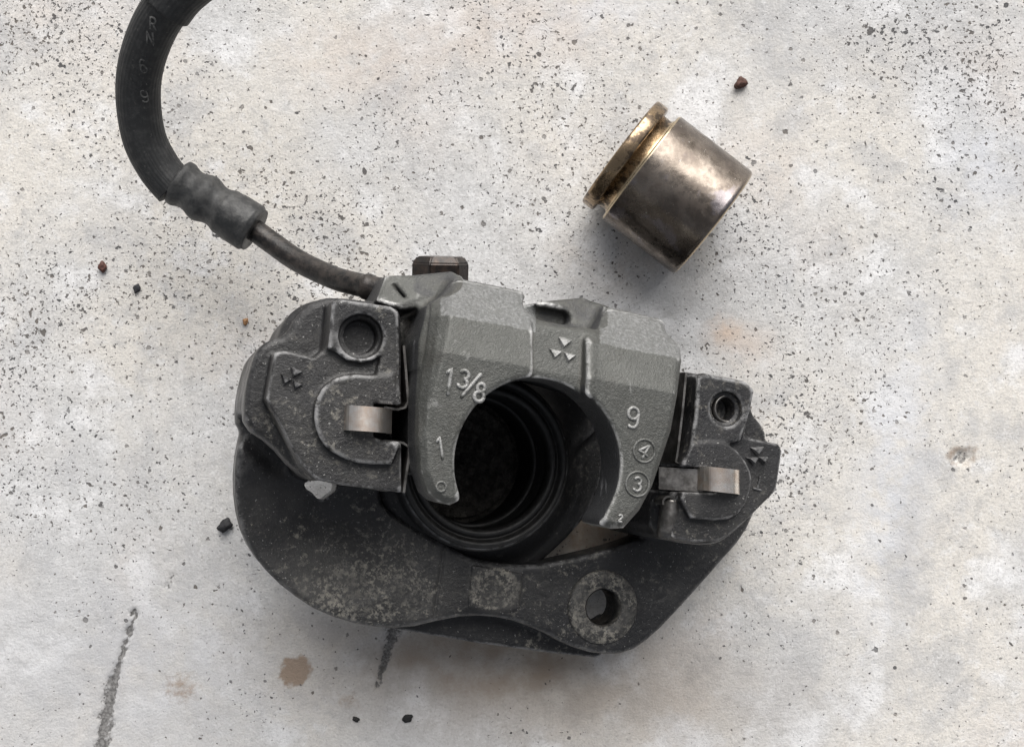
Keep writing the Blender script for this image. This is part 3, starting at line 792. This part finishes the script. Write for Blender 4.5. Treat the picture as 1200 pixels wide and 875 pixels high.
# ---------------- pad clips
def strip(name, path, wdir, width, th, mat, parent):
    """bent sheet: path of caliper-frame points, swept over a width, with thickness"""
    P = np.array(path, float); n = len(P)
    wd = np.array(wdir, float); wd /= np.linalg.norm(wd)
    T = np.gradient(P, axis=0); N = np.cross(T, wd); N /= np.linalg.norm(N, axis=1)[:, None]
    V = []; Q = []
    for i in range(n):
        for s_, t_ in ((0, 0), (1, 0), (1, 1), (0, 1)):
            V.append(wld(P[i] + wd * width * s_ + N[i] * th * t_))
    for i in range(n - 1):
        for j in range(4):
            Q.append((i * 4 + j, i * 4 + (j + 1) % 4, (i + 1) * 4 + (j + 1) % 4, (i + 1) * 4 + j))
    Q.append((0, 1, 2, 3)); e = (n - 1) * 4; Q.append((e + 3, e + 2, e + 1, e))
    me = mesh_np(name, V, Q)
    bm = bmesh.new(); bm.from_mesh(me); bmesh.ops.recalc_face_normals(bm, faces=bm.faces); bm.to_mesh(me); bm.free()
    me.polygons.foreach_set('use_smooth', np.zeros(len(me.polygons), bool))
    return link(name, me, mat, parent)
def arc_path(a, b, rise, n=28, under=3.5):
    a = np.array(a); b = np.array(b); out = []
    for i in range(n):
        t = i / (n - 1)
        p = a + (b - a) * t
        p = p + np.array([0, 0, rise * math.sqrt(max(0, 1 - (2 * t - 1) ** 2 * 0.999)) ** 1.0])
        out.append(p)
    out = [out[0] - np.array([0, 0, under])] + out + [out[-1] - np.array([0, 0, under])]
    return out
Lc, Rc = loc(405, 504, 68.2), loc(456, 508, 67)
tl = loc(406, 475, 68.2) - Lc
strip('spring_clip', arc_path(Lc, Rc, 4.4), tl, np.linalg.norm(tl), 0.5, M_CLIP, bracket)
Lc, Rc = loc(822, 574, 64.8), loc(863, 579, 64.6)
tl = loc(863, 551, 64.6) - Rc
strip('spring_clip', arc_path(Lc, Rc, 3.8), tl, np.linalg.norm(tl), 0.5, M_CLIP, bracket)
# flat inner leaf running into the slot
strip('spring_leaf', [loc(772, 573, 60), loc(796, 574.5, 61.6), loc(824, 576, 63.6)], loc(800, 546, 60) - loc(800, 574, 60), 5.4, 0.5, M_CLIPD, bracket)

def sheet(name, pts, depth, th=0.55, mat=M_CLIPD):
    """bent retainer: a line of (px,py,level) seen on edge, running down into the slot"""
    P = [loc(*p) for p in pts]
    return strip(name, P, (0, 0, -1), depth, th, mat, bracket)
sheet('pad_retainer', [(472, 405, 66), (474, 430, 66), (476, 455, 66), (477, 470, 66), (474, 476, 66), (466, 478, 66), (450, 476, 66)], 12)
sheet('pad_retainer', [(449, 518, 66), (462, 519, 66), (472, 520, 66), (478, 524, 66), (478, 535, 66), (474, 560, 66), (472, 577, 66)], 14)
sheet('pad_retainer', [(803, 436, 62), (799, 480, 62), (793, 530, 62), (791, 541, 62), (797, 545, 62), (806, 546, 62), (820, 547, 62)], 14)
sheet('pad_retainer', [(820, 582, 63), (806, 579, 63), (798, 579, 63), (793, 581, 63), (789, 588, 62), (784, 605, 60), (778, 628, 58)], 22)
# rolled end of the lower right retainer
PATH = {}
def tube(name, pts, r, mat, parent, seg=24, cap=True, sub=1, attr=None):
    P = [np.array(p, float) for p in pts]
    # Catmull-Rom
    Q = []
    for i in range(len(P) - 1):
        p0 = P[max(i - 1, 0)]; p1 = P[i]; p2 = P[i + 1]; p3 = P[min(i + 2, len(P) - 1)]
        for k in range(sub):
            t = k / sub
            Q.append(0.5 * ((2 * p1) + (-p0 + p2) * t + (2 * p0 - 5 * p1 + 4 * p2 - p3) * t * t + (-p0 + 3 * p1 - 3 * p2 + p3) * t ** 3))
    Q.append(P[-1]); Q = np.array(Q); n = len(Q); PATH[name] = Q
    rad = [r] * n if not callable(r) else [r(i / (n - 1)) for i in range(n)]
    T = np.gradient(Q, axis=0); T /= np.linalg.norm(T, axis=1)[:, None]
    up = np.array([0.0, 0, 1]); N = up - T[0] * (up @ T[0]); N /= np.linalg.norm(N)
    V = []; A = []
    for i in range(n):
        N = N - T[i] * (N @ T[i]); N /= np.linalg.norm(N); B = np.cross(T[i], N)
        for j in range(seg):
            a = 2 * math.pi * j / seg
            V.append(Q[i] + rad[i] * (math.cos(a) * N + math.sin(a) * B)); A.append(abs(j / seg * 2 - 1) / 2)
    F4 = []
    for i in range(n - 1):
        for j in range(seg):
            F4.append((i * seg + j, i * seg + (j + 1) % seg, (i + 1) * seg + (j + 1) % seg, (i + 1) * seg + j))
    me = mesh_np(name, V, F4)
    if cap:
        bm = bmesh.new(); bm.from_mesh(me); bm.verts.ensure_lookup_table()
        bm.faces.new([bm.verts[j] for j in range(seg)][::-1]); bm.faces.new([bm.verts[(n - 1) * seg + j] for j in range(seg)])
        bmesh.ops.recalc_face_normals(bm, faces=bm.faces); bm.to_mesh(me); bm.free()
    if attr:
        a_ = me.attributes.new(attr, 'FLOAT', 'POINT'); a_.data.foreach_set('value', np.array(A, np.float32))
    return link(name, me, mat, parent)
tube('rolled_end', [wld(loc(787, 585, 60)), wld(loc(785, 600, 60)), wld(loc(781, 629, 59.5))], 2.5, M_CLIPD, bracket, 28, True, 3)
strip('curl', [loc(784 + 8 * math.cos(a), 588 + 7.5 * math.sin(a), 62.5) for a in np.linspace(0.3, -3.6, 16)], (0, 0, -1), 5, 0.5, M_CLIPD, bracket)

# ---------------- bolt behind the bridge
def hex_bolt():
    a = Vector(at(516, 322, 50)); ax = Vector((0.02, 1.0, 0.12)).normalized()
    u = ax.cross(Vector((0, 0, 1))).normalized(); w = u.cross(ax)
    bm = bmesh.new(); rows = []
    rot = math.radians(48)
    for (r, d) in ((7.1, -5), (7.1, 2.9), (5.9, 4.5), (0.01, 4.6)):
        rows.append([bm.verts.new((a + ax * d + (u * math.cos(rot + k * math.pi / 3) + w * math.sin(rot + k * math.pi / 3)) * r) * MM) for k in range(6)])
    for r0, r1 in zip(rows[:-1], rows[1:]):
        for k in range(6):
            bm.faces.new((r0[k], r0[(k + 1) % 6], r1[(k + 1) % 6], r1[k]))
    bm.faces.new(rows[0][::-1])
    bmesh.ops.remove_doubles(bm, verts=bm.verts, dist=0.00005)
    bmesh.ops.bevel(bm, geom=[e for e in bm.edges], offset=0.0003, segments=2, affect='EDGES')
    link('hex_bolt', mesh_bm('hex_bolt', bm), M_BOLT, cal)
hex_bolt()

# ------------------------------------------------------------------ hose
hose = thing('brake_hose', 'black rubber brake hose curving out of the frame from its crimped metal ferrule', 'hose', at(255, 240, 0))
hp = [(206, 220, 30), (186, 196, 31), (168, 158, 34), (162, 102, 40), (173, 50, 48), (200, 2, 56), (250, -42, 62), (330, -85, 66)]
tube('rubber_tube', [at(*p) for p in hp], 5.6, M_HOSE, hose, 48, True, 10, 'ring')
tube('hose_sleeve', [at(*p) for p in [(195, 9, 55.2), (213, -13, 57.5), (250, -42, 62), (300, -72, 65)]], 6.4, M_HOSE, hose, 48, True, 8, 'ring')
M_PRINT = mat_plain('faded_print', (0.15, 0.15, 0.147), (0.05, 0.05, 0.049), 0.7, 0, 900)
def hose_mark(ch, px, py, z, hpx, rot):
    c = np.array(at(px, py, z)); PT = PATH['rubber_tube']; PT = np.concatenate([PT[:-1] + (PT[1:] - PT[:-1]) * t for t in np.linspace(0, 0.9, 10)]); sc = hpx * (H - z) / F; a = math.radians(rot); V = []; Q = []; k = 6; r = 0.24
    for st in GLYPH[ch]:
        P = np.array(st) * sc
        P = np.stack([P[:, 0] * math.cos(a) - P[:, 1] * math.sin(a), P[:, 0] * math.sin(a) + P[:, 1] * math.cos(a)], 1)
        m = [P[0]]
        for p0, p1 in zip(P[:-1], P[1:]):
            m += [p0 + (p1 - p0) * (i + 1) / 6 for i in range(6)]
        P = np.array(m)
        T = np.gradient(P, axis=0); T /= np.linalg.norm(T, axis=1)[:, None] + 1e-9; o = len(V)
        for p, t in zip(P, T):
            dd = np.hypot(PT[:, 0] - c[0] - p[0], PT[:, 1] - c[1] - p[1]); i_ = dd.argmin()
            tz = PT[min(i_ + 3, len(PT) - 1)] - PT[max(i_ - 3, 0)]; tz = tz[2] / np.linalg.norm(tz)
            zz = PT[i_, 2] + math.sqrt(max(0.1, 5.6 ** 2 - dd[i_] ** 2)) / math.sqrt(1 - tz * tz) + 0.12
            for j in range(k):
                b = 2 * math.pi * j / k
                V.append((c[0] + p[0] - t[1] * r * math.cos(b), c[1] + p[1] + t[0] * r * math.cos(b), zz + 0.6 * r * math.sin(b)))
        for i in range(len(P) - 1):
            for j in range(k):
                Q.append((o + i * k + j, o + (i + 1) * k + j, o + (i + 1) * k + (j + 1) % k, o + i * k + (j + 1) % k))
    link('printed_letter', mesh_np('printed_letter', V, Q), M_PRINT, hose)
for ch, px, py, zc, rot in (('R', 181, 30, 50.5, -14), ('N', 177, 46, 48.2, -12), ('6', 168, 78, 43.2, -6), ('.', 170, 98, 40.3, 0), ('9', 168, 112, 38.4, 0)):
    hose_mark(ch, px, py, zc + 6.1, 12, rot)
def fer(t):
    base = 6.0 + 0.5 * math.cos(t * 6.1 * math.pi) * (1 if t < 0.62 else 0)
    if t < 0.06: return 6.3
    if t > 0.62: base = 6.2 + 0.35 * min(1, (t - 0.62) / 0.1)
    if t > 0.96: base = 6.0
    return base
f0, f1 = np.array(at(210, 214, 30)), np.array(at(299, 270, 30))
tube('crimp_ferrule', [f0 + (f1 - f0) * t for t in np.linspace(0, 1, 40)], fer, M_FERR, hose, 40, True, 1)
tube('metal_pipe', [at(*p) for p in [(292, 265, 30), (318, 284, 31), (350, 306, 34), (390, 325, 40), (418, 333, 45), (440, 338, 48), (470, 343, 50)]], lambda t: 2.95 + (0.35 if 0.8 > t > 0.74 else 0), M_PIPE, hose, 24, True, 8)

# ------------------------------------------------------------------ piston
pis = thing('caliper_piston', 'tarnished steel brake piston lying on its side on the concrete', 'piston', at(793, 230, 0))
def build_piston():
    R = 17.2
    c = np.array(at(793, 229.5, R)); c[2] = R + 0.2
    e = np.array(at(836, 262.5, R)) - np.array(at(750, 196.5, R)); L = np.linalg.norm(e); ax = e / L; ax[2] = 0
    b = np.array([-ax[1], ax[0], 0]); up = np.array([0, 0, 1.0])
    h = L / 2
    def lathe(name, rows, goldv, seg=160):
        V = []; Q = []
        for x, r in rows:
            for i in range(seg):
                a = 2 * math.pi * i / seg
                V.append(c + ax * x + (b * math.cos(a) + up * math.sin(a)) * r)
        n = len(rows)
        for j in range(n - 1):
            for i in range(seg):
                Q.append((j * seg + i, j * seg + (i + 1) % seg, (j + 1) * seg + (i + 1) % seg, (j + 1) * seg + i))
        me = mesh_np(name, V, Q)
        bm = bmesh.new(); bm.from_mesh(me); bmesh.ops.remove_doubles(bm, verts=bm.verts, dist=1e-6)
        bmesh.ops.recalc_face_normals(bm, faces=bm.faces); bm.to_mesh(me); bm.free(); smooth(me)
        co = np.empty(len(me.vertices) * 3, np.float32); me.vertices.foreach_get('co', co)
        xx = (co.reshape(-1, 3) / MM - c) @ ax
        e_ = me.attributes.new('edge', 'FLOAT', 'POINT'); e_.data.foreach_set('value', ((np.abs(np.abs(xx) - h) < 0.55) * 0.8).astype(np.float32))
        a_ = me.attributes.new('along', 'FLOAT', 'POINT'); a_.data.foreach_set('value', np.full(len(me.vertices), goldv, np.float32))
        return link(name, me, M_PIS, pis)
    xs = list(np.linspace(-h + 0.7, h - 1.6, 8))
    lathe('piston_skirt', [(-h - 0.05, 0.01), (-h - 0.05, 14.6), (-h, 15.8), (-h, R - 0.55), (-h + 0.12, R - 0.35), (-h + 0.5, R)] + [(x, R) for x in xs] + [(h - 1.1, R), (h - 0.6, R - 0.15), (h - 0.25, R - 0.45), (h - 0.05, R - 0.95), (h, R - 1.6), (h, 0.01)], 0.0)
    lathe('groove_neck', [(-h - 4.2, 0.01), (-h - 4.2, 14.2), (-h - 3.6, 14.7), (-h - 0.6, 14.7), (-h - 0.1, 15.4), (-h + 0.3, 15.4), (-h + 0.3, 0.01)], 1.0)
    lathe('flange', [(-h - 3.2, 13), (-h - 3.2, 16.3), (-h - 3.4, 16.75), (-h - 3.8, 16.9), (-h - 6.4, 16.9), (-h - 6.9, 16.7), (-h - 7.1, 16.2), (-h - 7.1, 13.5), (-h - 6.8, 13.0), (-h - 4.5, 12.0), (-h - 4.3, 0.01)], 0.75)
build_piston()

# ------------------------------------------------------------------ crumbs on the concrete
def crumb(px, py, rpx, col, label, cat, flat=0.6, seed=1, name='pebble'):
    r_ = random.Random(seed)
    bm = bmesh.new(); bmesh.ops.create_icosphere(bm, subdivisions=3, radius=1)
    for vv in bm.verts:
        n = vv.co.copy()
        k = 1 + 0.22 * math.sin(n.x * 3 + seed) * math.cos(n.y * 4 + seed * 2) + 0.12 * math.sin(n.z * 7 + n.x * 5) + r_.uniform(-.05, .05)
        vv.co = n * k
    rr = rpx * H / F
    for vv in bm.verts: vv.co = Vector((vv.co.x * rr * 1.15, vv.co.y * rr * 0.85, vv.co.z * rr * flat)) 
    zmin = min(vv.co.z for vv in bm.verts)
    an = r_.uniform(0, 3)
    for vv in bm.verts:
        x, y = vv.co.x, vv.co.y
        vv.co = Vector((x * math.cos(an) - y * math.sin(an), x * math.sin(an) + y * math.cos(an), vv.co.z - zmin - 0.1)) * MM
    me = mesh_bm(name, bm, True)
    m = mat_plain(name + '_stone', col, tuple(x * 1.8 for x in col), 0.7, 0, 1200, 0.4, 0.0002)
    o = link(name, me, m)
    p = at(px, py, 0); o.location = Vector((p[0], p[1], 0)) * MM
    o['label'] = label; o['category'] = cat
crumb(867, 99, 7, (0.055, 0.025, 0.018), 'dark red crumb on the concrete above the piston', 'pebble', 0.7, 3)
crumb(265, 615, 8, (0.018, 0.018, 0.02), 'black crumb touching the left edge of the black bracket', 'pebble', 0.6, 5)
crumb(121, 313, 5.2, (0.07, 0.03, 0.022), 'reddish brown crumb on bare concrete below the hose ferrule, at far left', 'pebble', 0.7, 8)
crumb(288, 377, 3.6, (0.24, 0.13, 0.06), 'tiny orange crumb left of the bracket and under the metal pipe', 'pebble', 0.7, 9)
crumb(478, 841, 5.2, (0.012, 0.012, 0.012), 'flat round black speck near the bottom edge below the bracket', 'pebble', 0.25, 12)
crumb(161, 338, 4.4, (0.02, 0.02, 0.024), 'pointed black crumb beside the reddish one at far left', 'pebble', 0.5, 14)
crumb(417, 842, 3.6, (0.015, 0.014, 0.014), 'small black crumb left of the round speck at the bottom', 'pebble', 0.4, 17)
